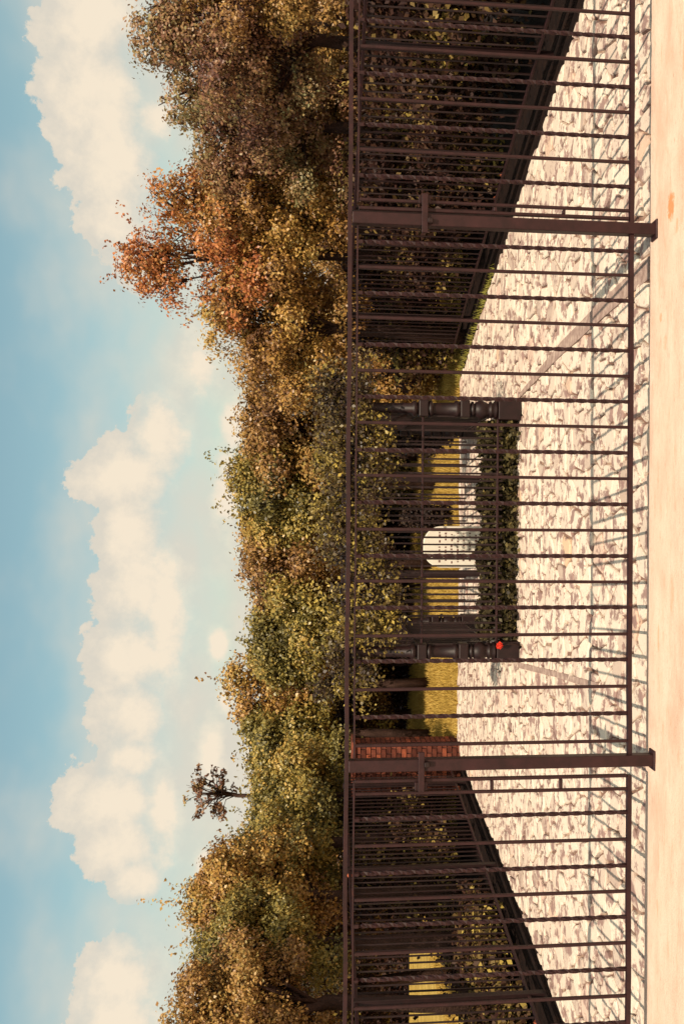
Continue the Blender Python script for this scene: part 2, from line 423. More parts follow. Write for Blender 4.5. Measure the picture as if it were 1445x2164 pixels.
def make_tree(name, label, loc, ctr, R, mat, group=None, nlobes=14, per_lobe=34, per_clump=24, leaf=0.06,
              spikes=8, tr=0.09, lobe_r=(0.22, 0.36), cat='tree', zcut=None, clump_s=0.11, limbs=True, core=True):
    loc = np.array(loc, float); ctr = np.array(ctr, float)
    root = empty(name, tuple(loc)); tag(root, label, cat, group)
    P, N, T, lob, lr = crown_points(ctr - loc, R, nlobes, per_lobe, per_clump, lobe_r, spikes, clump_s, core=core)
    if zcut is not None:
        k = P[:, 2] > zcut + rng.normal(size=len(P)) * 0.12
        P, N, T = P[k], N[k], T[k]
    S = leaf * rng.uniform(0.65, 1.3, len(P))
    link('crown', leaves_mesh(P, N, S, T, 'crown'), LM[mat], root)
    c = ctr - loc
    parts = []
    mid = np.array([c[0] * 0.5 + rng.uniform(-.1, .1), c[1] * 0.5, max(0.4, c[2] - R[2] * 0.75)])
    top = np.array([c[0], c[1], c[2] + R[2] * 0.35])
    parts.append(tube_vf([(0, 0, -0.05), mid * (0.5, 0.5, 0.5) + rng.normal(size=3) * 0.03, mid, (mid + top) / 2 + rng.normal(size=3) * 0.06, top], [tr * 1.25, tr, tr * 0.85, tr * 0.5, tr * 0.15], 8))
    if limbs:
        for q, r in list(zip(lob, lr))[:-1]:
            st = mid + (top - mid) * rng.uniform(0.0, 0.6)
            m1 = (st + q) / 2 + rng.normal(size=3) * 0.07 + (0, 0, 0.06)
            parts.append(tube_vf([st, m1, q + (q - st) * 0.15], [tr * 0.30, tr * 0.18, tr * 0.06], 5))
            for _ in range(3):
                e = q + unit(1)[0] * r * 1.02
                parts.append(tube_vf([m1 * 0.3 + q * 0.7, (q + e) / 2 + rng.normal(size=3) * 0.03, e], [tr * 0.16, tr * 0.1, tr * 0.03], 4))
    link('trunk', mesh_from(*join(parts), 'trunk', True), M_BARK, root)
    return root

# ------------------------------------------------------------------ setting
KERB_BACK = float(gnd(1367, 1082)[1])           # 5.78
FENCE_Y = float(gnd(1381, 1082)[1])             # 5.66

g = mesh_from([(-900, -900, -0.06), (900, -900, -0.06), (900, 1800, -0.06), (-900, 1800, -0.06)], [(0, 1, 2, 3)], 'ground')
tag(link('ground', g, M_GRASSG), kind='structure')

# kerb the fence stands on
kx = np.linspace(-8, 8, 321)
kb = KERB_BACK + np.cumsum(rng.normal(size=321)) * 0.0006 + rng.normal(size=321) * 0.0022
kb += KERB_BACK + 0.002 - kb.mean()
KV, KF = [], []
for i, x in enumerate(kx):
    ch = 0.006 + abs(rng.normal()) * 0.004
    KV += [(x, 4.55, -0.2), (x, 4.55, 0.0), (x, kb[i] - ch, rng.normal() * 0.0006), (x, kb[i], -ch), (x, kb[i] + 0.002, -0.2)]
    if i:
        q = (i - 1) * 5
        for k in range(4): KF.append((q + k, q + k + 1, q + 5 + k + 1, q + 5 + k))
tag(link('kerb', mesh_from(KV, [f[::-1] for f in KF], 'kerb'), M_KERB), kind='structure')
street = mesh_from([(-60, -40, -0.045), (60, -40, -0.045), (60, 4.6, -0.045), (-60, 4.6, -0.045)], [(0, 1, 2, 3)], 'pavement')
tag(link('pavement', street, M_KERB), kind='structure')

# courtyard: bounds from the edges of the stone
EL0, EL1 = gnd(1195, 2164), gnd(975, 1600)
ER0, ER1 = gnd(1220, 0), gnd(952, 850)
BACK_Y = float(gnd(967, 1480)[1])
def lineX(a, b, y): return a[0] + (b[0] - a[0]) * (y - a[1]) / (b[1] - a[1])
def edgeL(y): return lineX(EL0, EL1, y)
def edgeR(y): return lineX(ER0, ER1, y)
ZP = -0.012                                      # stone surface, a little below the kerb top
cy0, cy1 = KERB_BACK + 0.012, BACK_Y
court_poly = [(edgeL(cy0), cy0), (edgeR(cy0), cy0), (edgeR(cy1), cy1), (edgeL(cy1), cy1)]
bed = mesh_from([(x, y, ZP - 0.026) for x, y in court_poly] + [(x, y, ZP - 0.20) for x, y in court_poly],
                [(0, 1, 2, 3), (0, 4, 5, 1), (1, 5, 6, 2), (2, 6, 7, 3), (3, 7, 4, 0)], 'courtyard')
court = tag(link('courtyard', bed, M_JOINT), kind='structure')

def clip(poly, n, d):
    out = []
    for i in range(len(poly)):
        a, b = poly[i], poly[(i + 1) % len(poly)]
        da, db = a[0] * n[0] + a[1] * n[1] - d, b[0] * n[0] + b[1] * n[1] - d
        if da <= 0: out.append(a)
        if (da < 0) != (db < 0) and abs(da - db) > 1e-12:
            t = da / (da - db); out.append((a[0] + t * (b[0] - a[0]), a[1] + t * (b[1] - a[1])))
    return out
GX, GY = 0.22, 0.195
seeds = {}
x_lo, x_hi = -4.9, 5.0
for j in range(int((cy1 - cy0) / GY) + 3):
    for i in range(int((x_hi - x_lo) / GX) + 2):
        if random.random() < 0.14: continue
        seeds[(i, j)] = (x_lo + (i + (j % 2) * 0.5 + random.uniform(-.48, .48)) * GX, cy0 + (j - 0.6 + random.uniform(-.48, .48)) * GY)
def edge_planes():
    P = court_poly; out = []
    for i in range(4):
        a, b = P[i], P[(i + 1) % 4]
        n = (b[1] - a[1], -(b[0] - a[0])); l = math.hypot(*n); n = (n[0] / l, n[1] / l)
        out.append((n, a[0] * n[0] + a[1] * n[1] - 0.004))
    return out
EP = edge_planes()
stones = []
for (i, j), s in seeds.items():
    poly = [(s[0] - .6, s[1] - .6), (s[0] + .6, s[1] - .6), (s[0] + .6, s[1] + .6), (s[0] - .6, s[1] + .6)]
    gap = random.choice((random.uniform(0.002, 0.007), random.uniform(0.004, 0.018)))
    for di in range(-3, 4):
        for dj in range(-3, 4):
            q = seeds.get((i + di, j + dj))
            if q is None or (di == 0 and dj == 0): continue
            n = (q[0] - s[0], q[1] - s[1]); l = math.hypot(*n)
            if l < 1e-6 or l > 1.2: continue
            n = (n[0] / l, n[1] / l)
            mid = ((q[0] + s[0]) / 2, (q[1] + s[1]) / 2)
            poly = clip(poly, n, mid[0] * n[0] + mid[1] * n[1] - gap)
            if len(poly) < 3: break
        if len(poly) < 3: break
    for n, d in EP:
        if len(poly) >= 3: poly = clip(poly, n, d)
    if len(poly) < 3: continue
    ar = abs(sum(poly[k][0] * poly[(k + 1) % len(poly)][1] - poly[(k + 1) % len(poly)][0] * poly[k][1] for k in range(len(poly)))) / 2
    if ar < 0.004: continue
    cx = sum(p[0] for p in poly) / len(poly); cy = sum(p[1] for p in poly) / len(poly)
    vis = abs(cx) < 0.56 * cy
    stones.append((ar / cy ** 3 if vis else 0, poly, (cx, cy)))
stones.sort(key=lambda t: -t[0])
def stone_vf(poly, c):
    # chaikin rounding, then three rings: foot, shoulder, top
    p2 = []
    for k in range(len(poly)):
        a, b = np.array(poly[k]), np.array(poly[(k + 1) % len(poly)])
        p2 += [a * 0.82 + b * 0.18, a * 0.18 + b * 0.82]
    C = np.array(c); n = len(p2)
    dz = random.uniform(-0.007, 0.006); tx, ty = random.gauss(0, 0.035), random.gauss(0, 0.035)
    V = []
    for sc_, z in ((1.0, ZP - 0.034), (0.975, ZP - 0.010), (0.89, ZP)):
        for p in p2:
            q = C + (p - C) * sc_
            V.append((q[0], q[1], z + (dz + (q[0] - C[0]) * tx + (q[1] - C[1]) * ty if z > ZP - 0.02 else 0)))
    Fc = [tuple(range(2 * n, 3 * n))]
    for r in (0, 1):
        for k in range(n):
            Fc.append((r * n + k, r * n + (k + 1) % n, (r + 1) * n + (k + 1) % n, (r + 1) * n + k))
    return V, Fc
def with_tint(me, vals):
    a = me.attributes.new('tint', 'FLOAT', 'POINT'); a.data.foreach_set('value', np.array(vals, np.float32))
    return me
rest, rest_t = [], []
for k, (_, poly, c) in enumerate(stones):
    vf = stone_vf(poly, c); t = random.betavariate(2.2, 2.0)
    if k < 300:
        link('flagstone', with_tint(mesh_from(*vf, 'flagstone'), [t] * len(vf[0])), M_STONE, court)
    else:
        rest.append(vf); rest_t += [t] * len(vf[0])
fr = link('far_flagstones', with_tint(mesh_from(*join(rest), 'far_flagstones'), rest_t), M_STONE, court)
tag(fr, kind='stuff')

# soil beds along both sides, under the fences
def bed_strip(name, e, side, y0, y1, w, mat):
    pts = [(e(y0), y0), (e(y0) + side * w, y0), (e(y1) + side * w, y1), (e(y1), y1)]
    if side < 0: pts = pts[::-1]
    tag(link(name, mesh_from([(x, y, -0.03) for x, y in pts], [(0, 1, 2, 3)], name), mat), kind='structure')
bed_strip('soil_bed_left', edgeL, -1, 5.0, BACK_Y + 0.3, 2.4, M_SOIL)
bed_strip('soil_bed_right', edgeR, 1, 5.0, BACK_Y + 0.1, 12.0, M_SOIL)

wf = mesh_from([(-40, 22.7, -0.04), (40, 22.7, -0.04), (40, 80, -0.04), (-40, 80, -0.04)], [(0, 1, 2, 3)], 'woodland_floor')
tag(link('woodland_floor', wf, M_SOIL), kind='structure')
# shadow bands from the arbour columns, painted as grey-mauve strips on the stone
def band(px, name='shadow_band'):
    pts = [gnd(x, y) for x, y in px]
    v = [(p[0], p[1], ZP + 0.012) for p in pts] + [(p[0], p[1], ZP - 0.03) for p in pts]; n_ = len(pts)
    tag(link(name, mesh_from(v, [tuple(range(n_))[::-1]] + [(k, (k + 1) % n_, n_ + (k + 1) % n_, n_ + k) for k in range(n_)], name), M_SHADOW_BAND), kind='structure')
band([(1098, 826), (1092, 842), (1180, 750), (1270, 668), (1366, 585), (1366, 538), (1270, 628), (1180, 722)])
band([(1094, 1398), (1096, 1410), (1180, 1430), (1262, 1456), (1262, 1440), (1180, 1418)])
# ------------------------------------------------------------------ lawn grass
def grass(name, xs, ys, n, h, mat, keep=None, label=None):
    x = rng.uniform(*xs, n); y = rng.uniform(*ys, n)
    if keep is not None:
        k = keep(x, y); x, y = x[k], y[k]
    n = len(x)
    H = h * rng.uniform(0.5, 1.3, n); a = rng.uniform(0, 6.283, n); w = 0.010
    lean = rng.normal(size=(n, 2)) * 0.35 * H[:, None]
    z0 = np.full(n, -0.065)
    V = np.empty((n, 3, 3))
    V[:, 0] = np.stack([x - w * np.cos(a), y - w * np.sin(a), z0], 1)
    V[:, 1] = np.stack([x + w * np.cos(a), y + w * np.sin(a), z0], 1)
    V[:, 2] = np.stack([x + lean[:, 0], y + lean[:, 1], z0 + H], 1)
    me = bpy.data.meshes.new(name)
    me.vertices.add(3 * n); me.vertices.foreach_set('co', V.reshape(-1).astype(np.float32))
    me.loops.add(3 * n); me.loops.foreach_set('vertex_index', np.arange(3 * n, dtype=np.int32))
    me.polygons.add(n); me.polygons.foreach_set('loop_start', np.arange(0, 3 * n, 3, dtype=np.int32)); me.polygons.foreach_set('loop_total', np.full(n, 3, dtype=np.int32))
    me.update()
    return tag(link(name, me, mat), label, 'grass', kind='stuff')
grass('golden_lawn', (-8.5, 4.5), (BACK_Y + 0.02, 23.5), 130000, 0.09, M_BLADE, label='golden sunlit lawn grass behind the stone courtyard')
grass('grass_verge', (1.5, 3.9), (11.5, BACK_Y + 0.3), 7000, 0.10, M_BLADE_G, lambda x, y: (x > lineX(ER0, ER1, y) + 0.01) & (x < lineX(ER0, ER1, y) + 0.20), 'narrow yellow-green grass verge along the right edge of the courtyard')

# ------------------------------------------------------------------ front fence
fence = empty('iron_fence', (0, FENCE_Y, 0), math.radians(0.5))
tag(fence, 'brown iron railing with alternate twisted bars standing on the tan kerb', 'fence')
Z_T, Z_G, Z_B = 1.873, 1.828, 0.152
def fx(y, x=1330): return float(at(x, y, FENCE_Y)[0])
def rail(name, x0, x1, z, h, d, parent, mat, wav=0.0, dy=0.0):
    n = max(2, int((x1 - x0) / 0.2))
    pr = []
    xs = np.linspace(x0, x1, n + 1)
    V = []; Fc = []
    for i, x in enumerate(xs):
        o = wav * math.sin(x * 5.1) + wav * random.uniform(-1, 1)
        for yy, zz in ((-d / 2, -h / 2), (d / 2, -h / 2), (d / 2, h / 2), (-d / 2, h / 2)):
            V.append((x, yy + dy, z + zz + o))
        if i:
            a = (i - 1) * 4
            for k in range(4): Fc.append((a + k, a + 4 + k, a + 4 + (k + 1) % 4, a + (k + 1) % 4))
    Fc += [(0, 1, 2, 3), (len(V) - 1, len(V) - 2, len(V) - 3, len(V) - 4)]
    me = mesh_from(V, Fc, name)
    bm = bmesh.new(); bm.from_mesh(me); bmesh.ops.recalc_face_normals(bm, faces=bm.faces[:]); bm.to_mesh(me); bm.free()
    return link(name, me, mat, parent)
PR, PL = fx(482, 1380), fx(1600, 1383)
rail('top_rail', -4.6, 4.6, Z_T, 0.024, 0.040, fence, M_IRON, 0.0016)
rail('upper_rail', PL + 0.04, PR - 0.04, Z_G, 0.010, 0.020, fence, M_IRON, 0.001)
rail('upper_rail', PR + 0.10, 4.6, Z_G, 0.010, 0.020, fence, M_IRON, 0.001)
rail('upper_rail', -4.6, PL - 0.09, Z_G, 0.010, 0.020, fence, M_IRON, 0.001)
rail('bottom_rail', PL + 0.036, PR - 0.036, Z_B, 0.026, 0.036, fence, M_IRON, 0.0012)
rail('bottom_rail', PR + 0.036, 4.6, Z_B, 0.026, 0.036, fence, M_IRON, 0.0012)
rail('bottom_rail', -4.6, PL - 0.09, Z_B, 0.026, 0.036, fence, M_IRON, 0.0012)
def twisted_mesh():
    V, Fc = [], []; n = 64; h = 0.0108
    z0, z1 = Z_B + 0.008, Z_G - 0.005
    for i in range(n + 1):
        t = i / n; a = 0 if t < .02 or t > .98 else (t - 0.02) * 36.0
        for k in range(4):
            b = a + math.pi / 4 + k * math.pi / 2
            V.append((h * 1.3 * math.cos(b), h * 1.3 * math.sin(b), z0 + (z1 - z0) * t))
        if i:
            q = (i - 1) * 4
            for k in range(4): Fc.append((q + k, q + (k + 1) % 4, q + 4 + (k + 1) % 4, q + 4 + k))
    return mesh_from(V, Fc, 'twisted_bar')
def plain_mesh():
    return bevel_mesh(box_vf((0, 0, (Z_B + Z_G) / 2), (0.0185, 0.0185, Z_G - Z_B - 0.014)), 0.003, 1, 'plain_bar')
ME_TW, ME_PL = twisted_mesh(), plain_mesh()
for me in (ME_TW, ME_PL): me.materials.append(M_IRON)
tw = [72, 178, 285, 390, 527, 632, 738, 846, 954, 1063, 1172, 1280, 1390, 1503, 1711, 1823, 1931, 2040, 2152, -34, -142, -250, 2260, 2368]
pl = [22, 125, 232, 338, 441, 578, 685, 792, 900, 1009, 1118, 1227, 1336, 1446, 1561, 1662, 1768, 1877, 1985, 2096, -88, -196, 2206, 2314]
for lst, me, nm in ((tw, ME_TW, 'twisted_bar'), (pl, ME_PL, 'plain_bar')):
    for y in lst:
        o = link(nm, me, None, fence, (fx(y), 0, 0)); 
        o.rotation_euler = (0, random.gauss(0, 0.0018), random.choice((0, 0.6, 1.2)) if nm == 'twisted_bar' else 0)
# gate posts with latch brackets and slim stiles
for P, s in ((PR, 1), (PL, -1)):
    w = 0.070
    po = link('post', bevel_mesh(box_vf((0, 0, (Z_T - 0.013) / 2 - 0.01), (w, 0.07, Z_T - 0.013 + 0.02)), 0.005, 2, 'post'), M_IRON, fence, (P, 0, 0))
    link('foot_plate', bevel_mesh(box_vf((0, 0, 0.004), (0.12, 0.095, 0.014)), 0.003, 1, 'foot_plate'), M_IRON, po)
    zl = float(at(892, 450, FENCE_Y)[2])
    link('latch_bracket', bevel_mesh(box_vf((0.035 * s, -0.045, zl), (0.235, 0.016, 0.036)), 0.003, 1, 'latch_bracket'), M_IRON, po)
    link('latch_bolt', bevel_mesh(box_vf((-0.01 * s, -0.052, zl - 0.032), (0.03, 0.03, 0.03)), 0.004, 1, 'latch_bolt'), M_IRON_D, po)
    link('latch_plate', bevel_mesh(box_vf((0.125 * s, -0.024, zl), (0.05, 0.012, 0.075)), 0.003, 1, 'latch_plate'), M_IRON, po)
    xs = fx(458 if s > 0 else 1634)
    link('stile', bevel_mesh(box_vf((0, 0, (Z_B + Z_G) / 2 + .005), (0.020, 0.024, Z_G - Z_B - 0.02)), 0.003, 1, 'stile'), M_IRON, fence, (xs, 0.0, 0))
    xo = fx(441 if s > 0 else 1662)
    for xv in (1042, 1187):
        z = float(at(xv, 450, FENCE_Y)[2])
        link('spacer', bevel_mesh(box_vf(((xs + xo) / 2, 0, z), (abs(xs - xo) - 0.024, 0.02, 0.02)), 0.003, 1, 'spacer'), M_IRON, fence)

# ------------------------------------------------------------------ side fences
def side_fence(label, e, side, y0, y1, step, knobs):
    off = 0.10 if side < 0 else 0.24
    a = np.array([e(y0) + side * off, y0]); b = np.array([e(y1) + side * off, y1])
    L = float(np.linalg.norm(b - a)); ang = math.atan2(b[1] - a[1], b[0] - a[0])
    root = empty('side_fence', (a[0], a[1], -0.03), ang); tag(root, label, 'fence')
    ht = 1.74
    me_b = mesh_from(*box_vf((0, 0, ht / 2 + 0.09), (0.014, 0.014, ht - 0.20)), 'bar'); me_b.materials.append(M_IRON_D)
    k = int(L / step)
    for i in range(1, k):
        if abs((i * step) % 2.45) < step * 0.5: continue
        o = link('bar', me_b, None, root, (i * step, 0, 0)); o.rotation_euler = (0, random.gauss(0, .003), random.uniform(0, 1.5))
    for z, h in ((ht, 0.03), (0.19, 0.028)):
        link('rail', bevel_mesh(box_vf((L / 2, 0, z), (L, 0.035, h)), 0.004, 1, 'rail'), M_IRON, root)
    me_p = bevel_mesh(box_vf((0, 0, ht / 2 + 0.02), (0.06, 0.06, ht + 0.04)), 0.005, 1, 'post'); me_p.materials.append(M_IRON_D)
    for i in range(int(L / 2.45) + 1):
        p = link('post', me_p, None, root, (min(L, i * 2.45), 0, 0))
    kn = mesh_from(*lathe_vf([(0.004, -0.03), (0.022, -0.02), (0.026, 0.0), (0.02, 0.018), (0.004, 0.03)], 10), 'collar', True); kn.materials.append(M_RUST)
    for t, z in knobs:
        link('collar', kn, None, root, (t * L, -0.03 * side, z))
    # low stone edging under the fence
    ed = bevel_mesh(box_vf((L / 2, side * 0.0, 0.02), (L, 0.10, 0.06)), 0.008, 1, 'plinth')
    link('plinth', ed, M_SOIL, root)
    return root
side_fence('dark iron railing of thin bars closing the courtyard, ending at a red brick pier', edgeL, -1, 5.95, 13.7, 0.112, [(0.27, 0.19), (0.27, 1.74), (0.62, 1.74)])
side_fence('dark iron railing of thin bars slanting along the courtyard under the rust-coloured trees', edgeR, 1, 5.95, 14.0, 0.112, [(0.20, 0.19), (0.20, 1.74), (0.55, 0.19), (0.50, 0.19)])

# ------------------------------------------------------------------ brick pier
bp = at(960, 1618, 14.25); bx, by = float(bp[0]), 14.15
pier = empty('brick_pier', (bx, by, -0.06)); tag(pier, 'weathered red brick pier where the side railing meets the lawn', 'pier')
PW, PD, PH = 0.752, 0.46, 1.60
link('core', mesh_from(*box_vf((0, PD / 2, PH / 2), (PW - 0.03, PD - 0.03, PH)), 'core'), M_MORTAR, pier)
bl, bh, bd, jo = 0.142, 0.066, 0.10, 0.010
me_br = bevel_mesh(box_vf((0, 0, 0), (bl, bd, bh)), 0.004, 1, 'brick'); me_br.materials.append(M_BRICK)
me_hb = bevel_mesh(box_vf((0, 0, 0), (bl / 2 - jo / 2, bd, bh)), 0.004, 1, 'brick'); me_hb.materials.append(M_BRICK)
ncourse = int(PH / (bh + jo))
for r in range(ncourse):
    z = 0.01 + bh / 2 + r * (bh + jo)
    x = -PW / 2
    row = ['f'] * 5 if r % 2 == 0 else ['h', 'f', 'f', 'f', 'f', 'h']
    for t in row:
        w = bl if t == 'f' else bl / 2 - jo / 2
        o = link('brick', me_br if t == 'f' else me_hb, None, pier, (x + w / 2, bd / 2 - 0.012 + random.uniform(-.005, .003), z))
        o.rotation_euler = (0, 0, random.gauss(0, 0.006))
        x += w + jo
    for s in (-1, 1):
        for q in (0, 1):
            o = link('brick', me_br, None, pier, (s * (PW / 2 - bd / 2 + 0.0), 0.10 + bl / 2 + q * (bl + jo) + 0.03, z))
            o.rotation_euler = (0, 0, math.pi / 2)
link('coping', bevel_mesh(box_vf((0, PD / 2, PH + 0.03), (PW + 0.08, PD + 0.08, 0.06)), 0.012, 2, 'coping'), M_BRICK, pier)

# ------------------------------------------------------------------ arbour with turned iron columns
AY = 9.83
XR, XL = float(gnd(1093, 866)[0]), float(gnd(1093, 1374)[0])
AYB = 12.4
ab = empty('iron_arbour', ((XR + XL) / 2, AY, ZP)); tag(ab, 'vine-covered iron arbour on turned columns standing in the courtyard', 'arbour')
HW = (XR - XL) / 2
def zA(x): return float(at(x, 1082, AY)[2]) - ZP
prof = [(0.092, zA(1047)), (0.098, zA(1043)), (0.070, zA(1038)), (0.088, zA(1035)), (0.088, zA(1032)), (0.062, zA(1030)),
        (0.080, zA(1024)), (0.104, zA(1014)), (0.080, zA(1003)), (0.058, zA(999)), (0.086, zA(998)), (0.086, zA(994)), (0.066, zA(992)), (0.066, zA(990)),
        (0.086, zA(966)), (0.092, zA(964)), (0.092, zA(960)), (0.070, zA(957)),
        (0.066, zA(930)), (0.062, zA(914)), (0.066, zA(912)), (0.090, zA(910)), (0.090, zA(905)), (0.064, zA(903)),
        (0.060, zA(880)), (0.084, zA(876)), (0.084, zA(871)), (0.058, zA(868)), (0.056, zA(800)), (0.052, zA(760)), (0.085, zA(750)), (0.09, zA(744))]
me_col = mesh_from(*lathe_vf(prof, 20), 'shaft', True); me_col.materials.append(M_IRON_D)
me_base = bevel_mesh(join([box_vf((0, 0, (zA(1050)) / 2), (0.215, 0.215, zA(1050))), ])if False else box_vf((0, 0, zA(1048) / 2), (0.215, 0.215, zA(1048))), 0.008, 2, 'base_block'); me_base.materials.append(M_IRON_D)
def block(xa, xb, w):
    me = bevel_mesh(box_vf((0, 0, (zA(xa) + zA(xb)) / 2), (w, w, zA(xa) - zA(xb))), 0.012, 2, 'block'); me.materials.append(M_IRON_D); return me
me_b1, me_b2 = block(969, 989, 0.178), block(882, 902, 0.172)
for cx, cyy in ((HW, 0), (-HW, 0), (HW, AYB - AY), (-HW, AYB - AY)):
    c = link('column', me_base, None, ab, (cx, cyy, 0))
    for me, nm in ((me_col, 'shaft'), (me_b1, 'block'), (me_b2, 'block')): link(nm, me, None, c)
ZTOP = zA(742)
for yy in (0, AYB - AY):
    link('beam', bevel_mesh(box_vf((0, yy, ZTOP + 0.03), (2 * HW + 0.3, 0.08, 0.06)), 0.006, 1, 'beam'), M_IRON_D, ab)
for q in np.linspace(-1, 1, 6):
    link('roof_bar', bevel_mesh(box_vf((HW * q, (AYB - AY) / 2, ZTOP + 0.075), (0.035, AYB - AY + 0.3, 0.03)), 0.004, 1, 'roof_bar'), M_IRON_D, ab)
for xx in (892, 1050, 790):
    link('rail', bevel_mesh(box_vf((0, 0, zA(xx)), (2 * HW - 0.11, 0.030, 0.022)), 0.003, 1, 'rail'), M_IRON, ab)
for s in (-1, 1):
    link('side_rail', bevel_mesh(box_vf((s * HW, (AYB - AY) / 2, zA(892)), (0.026, AYB - AY - 0.11, 0.022)), 0.003, 1, 'side_rail'), M_IRON_D, ab)
    link('side_rail', bevel_mesh(box_vf((s * HW, (AYB - AY) / 2, zA(1050)), (0.026, AYB - AY - 0.11, 0.022)), 0.003, 1, 'side_rail'), M_IRON_D, ab)
me_ab = mesh_from(*box_vf((0, 0, (zA(1060) + ZTOP) / 2), (0.020, 0.020, ZTOP - zA(1060))), 'bar'); me_ab.materials.append(M_IRON_D)
me_ab2 = mesh_from(*box_vf((0, 0, (zA(1060) + zA(890)) / 2), (0.018, 0.018, zA(890) - zA(1060))), 'bar'); me_ab2.materials.append(M_IRON_D)
nb = 34
for i in range(1, nb):
    x = -HW + 2 * HW * i / nb
    link('bar', me_ab if i % 3 else me_ab2, None, ab, (x, random.uniform(-.004, .004), 0))
for i in range(1, 17):
    link('bar', me_ab, None, ab, (-HW + 2 * HW * i / 17, AYB - AY, 0))
for s in (-1, 1):
    for i in range(1, 15):
        link('bar', me_ab, None, ab, (s * HW, (AYB - AY) * i / 15, 0))
    # curled braces at the column heads
    t = np.linspace(0, 1, 9)
    pts = [(s * (HW - 0.07 - 0.42 * q), 0.0, ZTOP - 0.02 - 0.55 * (1 - q) ** 2) for q in t]
    link('brace', mesh_from(*tube_vf(pts, [0.014] * 9, 6), 'brace', True), M_IRON_D, ab)

for xx in (-0.62, 0.62):
    link('inner_post', bevel_mesh(box_vf((xx, AYB - AY + 0.02, ZTOP / 2), (0.085, 0.085, ZTOP)), 0.008, 1, 'inner_post'), M_IRON_D, ab)
# white inscribed headstone inside the arbour
HY = 11.35
hc = at(1000, 1155, HY); hx = float(hc[0])
hs = empty('headstone', (hx, HY, ZP)); tag(hs, 'white rounded-top marble headstone inscribed in lines, inside the arbour', 'headstone')
hw = 44 / FPX * HY * 1.0; htop = float(at(893, 1155, HY)[2]) - ZP
V2 = [(-hw, 0.0), (hw, 0.0)] + [(hw * math.cos(t), htop - hw * 0.9 + hw * 0.9 * math.sin(t)) for t in np.linspace(0, math.pi, 15)]
vv = [(x, -0.05, z) for x, z in V2] + [(x, 0.05, z) for x, z in V2]; nn = len(V2)
ff = [tuple(range(nn)), tuple(range(nn, 2 * nn))[::-1]] + [(k, nn + k, nn + (k + 1) % nn, (k + 1) % nn) for k in range(nn)]
link('slab', bevel_mesh((vv, ff), 0.006, 1, 'slab'), M_MARBLE, hs)
link('plinth', bevel_mesh(box_vf((0, 0, 0.045), (2 * hw + 0.16, 0.26, 0.09)), 0.01, 1, 'plinth'), M_MARBLE, hs)
strokes = []
for r in range(8):
    z = htop - 0.20 - r * 0.073
    x = -hw * random.uniform(0.62, 0.80)
    end = -x
    while x < end:
        l = random.uniform(0.012, 0.03)
        strokes.append(box_vf((x + l / 2, -0.0505, z + random.uniform(-.003, .003)), (l, 0.003, random.uniform(0.016, 0.026))))
        x += l + random.uniform(0.010, 0.02) + (0.03 if random.random() < 0.2 else 0)
link('inscription', mesh_from(*join(strokes), 'inscription'), M_INK, hs)['kind'] = 'stuff'

# ------------------------------------------------------------------ ivy, vine, blossom
def leafy(name, label, cat, P, N, S, T, mat, stem=None, group=None, loc=(0, 0, 0)):
    r = empty(name, loc); tag(r, label, cat, group)
    L = np.array(loc, float)
    link('foliage', leaves_mesh(P - L, N, S, T), LM[mat], r)
    if stem is not None: link('stem', mesh_from(*stem, 'stem', True), M_BARK, r)
    return r
n = 15000
x = rng.uniform(XL + 0.10, XR - 0.10, n)
lump = 0.5 + 0.5 * np.sin(x * 9.0 + np.sin(x * 21)) 
zt = float(at(1028, 1082, AY)[2]) + 0.07 * lump
yy = AY + 0.24 + rng.normal(size=n) * 0.09
zz = ZP + np.abs(rng.beta(1.25, 1.1, n)) * (zt - ZP)
yy = yy - np.where(zz < 0.12, np.abs(rng.normal(size=n)) * 0.10 * (0.4 + 0.6 * np.sin(x * 13) ** 2), 0)
P = np.stack([x, yy, zz], 1)
N = rng.normal(size=(n, 3)) * 0.7 + (0, -0.6, 0.45)
stems = join([tube_vf([(q, AY + 0.12, -0.03), (q + random.uniform(-.1, .1), AY + .10, 0.12), (q + random.uniform(-.2, .2), AY + .08, 0.26)], [0.012, 0.009, 0.004], 5) for q in np.linspace(XL + .2, XR - .2, 14)])
leafy('ivy_hedge', 'low clipped ivy hedge along the foot of the arbour', 'hedge', P, N, rng.uniform(0.035, 0.07, n), np.clip(0.36 + rng.normal(size=n) * 0.26, 0, 1), 'ivy', stems, loc=((XL + XR) / 2, AY + .1, ZP))

# climbing vine over the arbour: hanging lobes along the front beam and on the roof
Pv, Nv, Tv = [], [], []
zr = float(at(735, 1082, AY)[2])
for k in range(125):
    px = rng.uniform(XL - 0.40, XR + 0.40); back = rng.random() < 0.18
    py = AYB + rng.uniform(-0.3, 0.3) if back else AY + rng.uniform(-0.30, 0.16)
    hang = 0.50 * (0.45 + 0.55 * abs(math.sin(px * 2.3 + 0.7)))
    pz = zr + (rng.uniform(-0.30, 0.25) if back else rng.uniform(-hang, 0.30))
    k2 = int(rng.uniform(70, 240))
    g_ = rng.normal(size=(k2, 3)) * np.array((0.11, 0.09, 0.085)) * rng.uniform(0.5, 1.25)
    Pv.append(np.array([px, py, pz]) + g_); Nv.append(rng.normal(size=(k2, 3)) * 0.6 + (0, -0.5, 0.5))
    Tv.append(np.clip(0.28 + rng.uniform(-.28, .40) + rng.normal(size=k2) * 0.20, 0, 1))
Pv, Nv, Tv = np.vstack(Pv), np.vstack(Nv), np.concatenate(Tv)
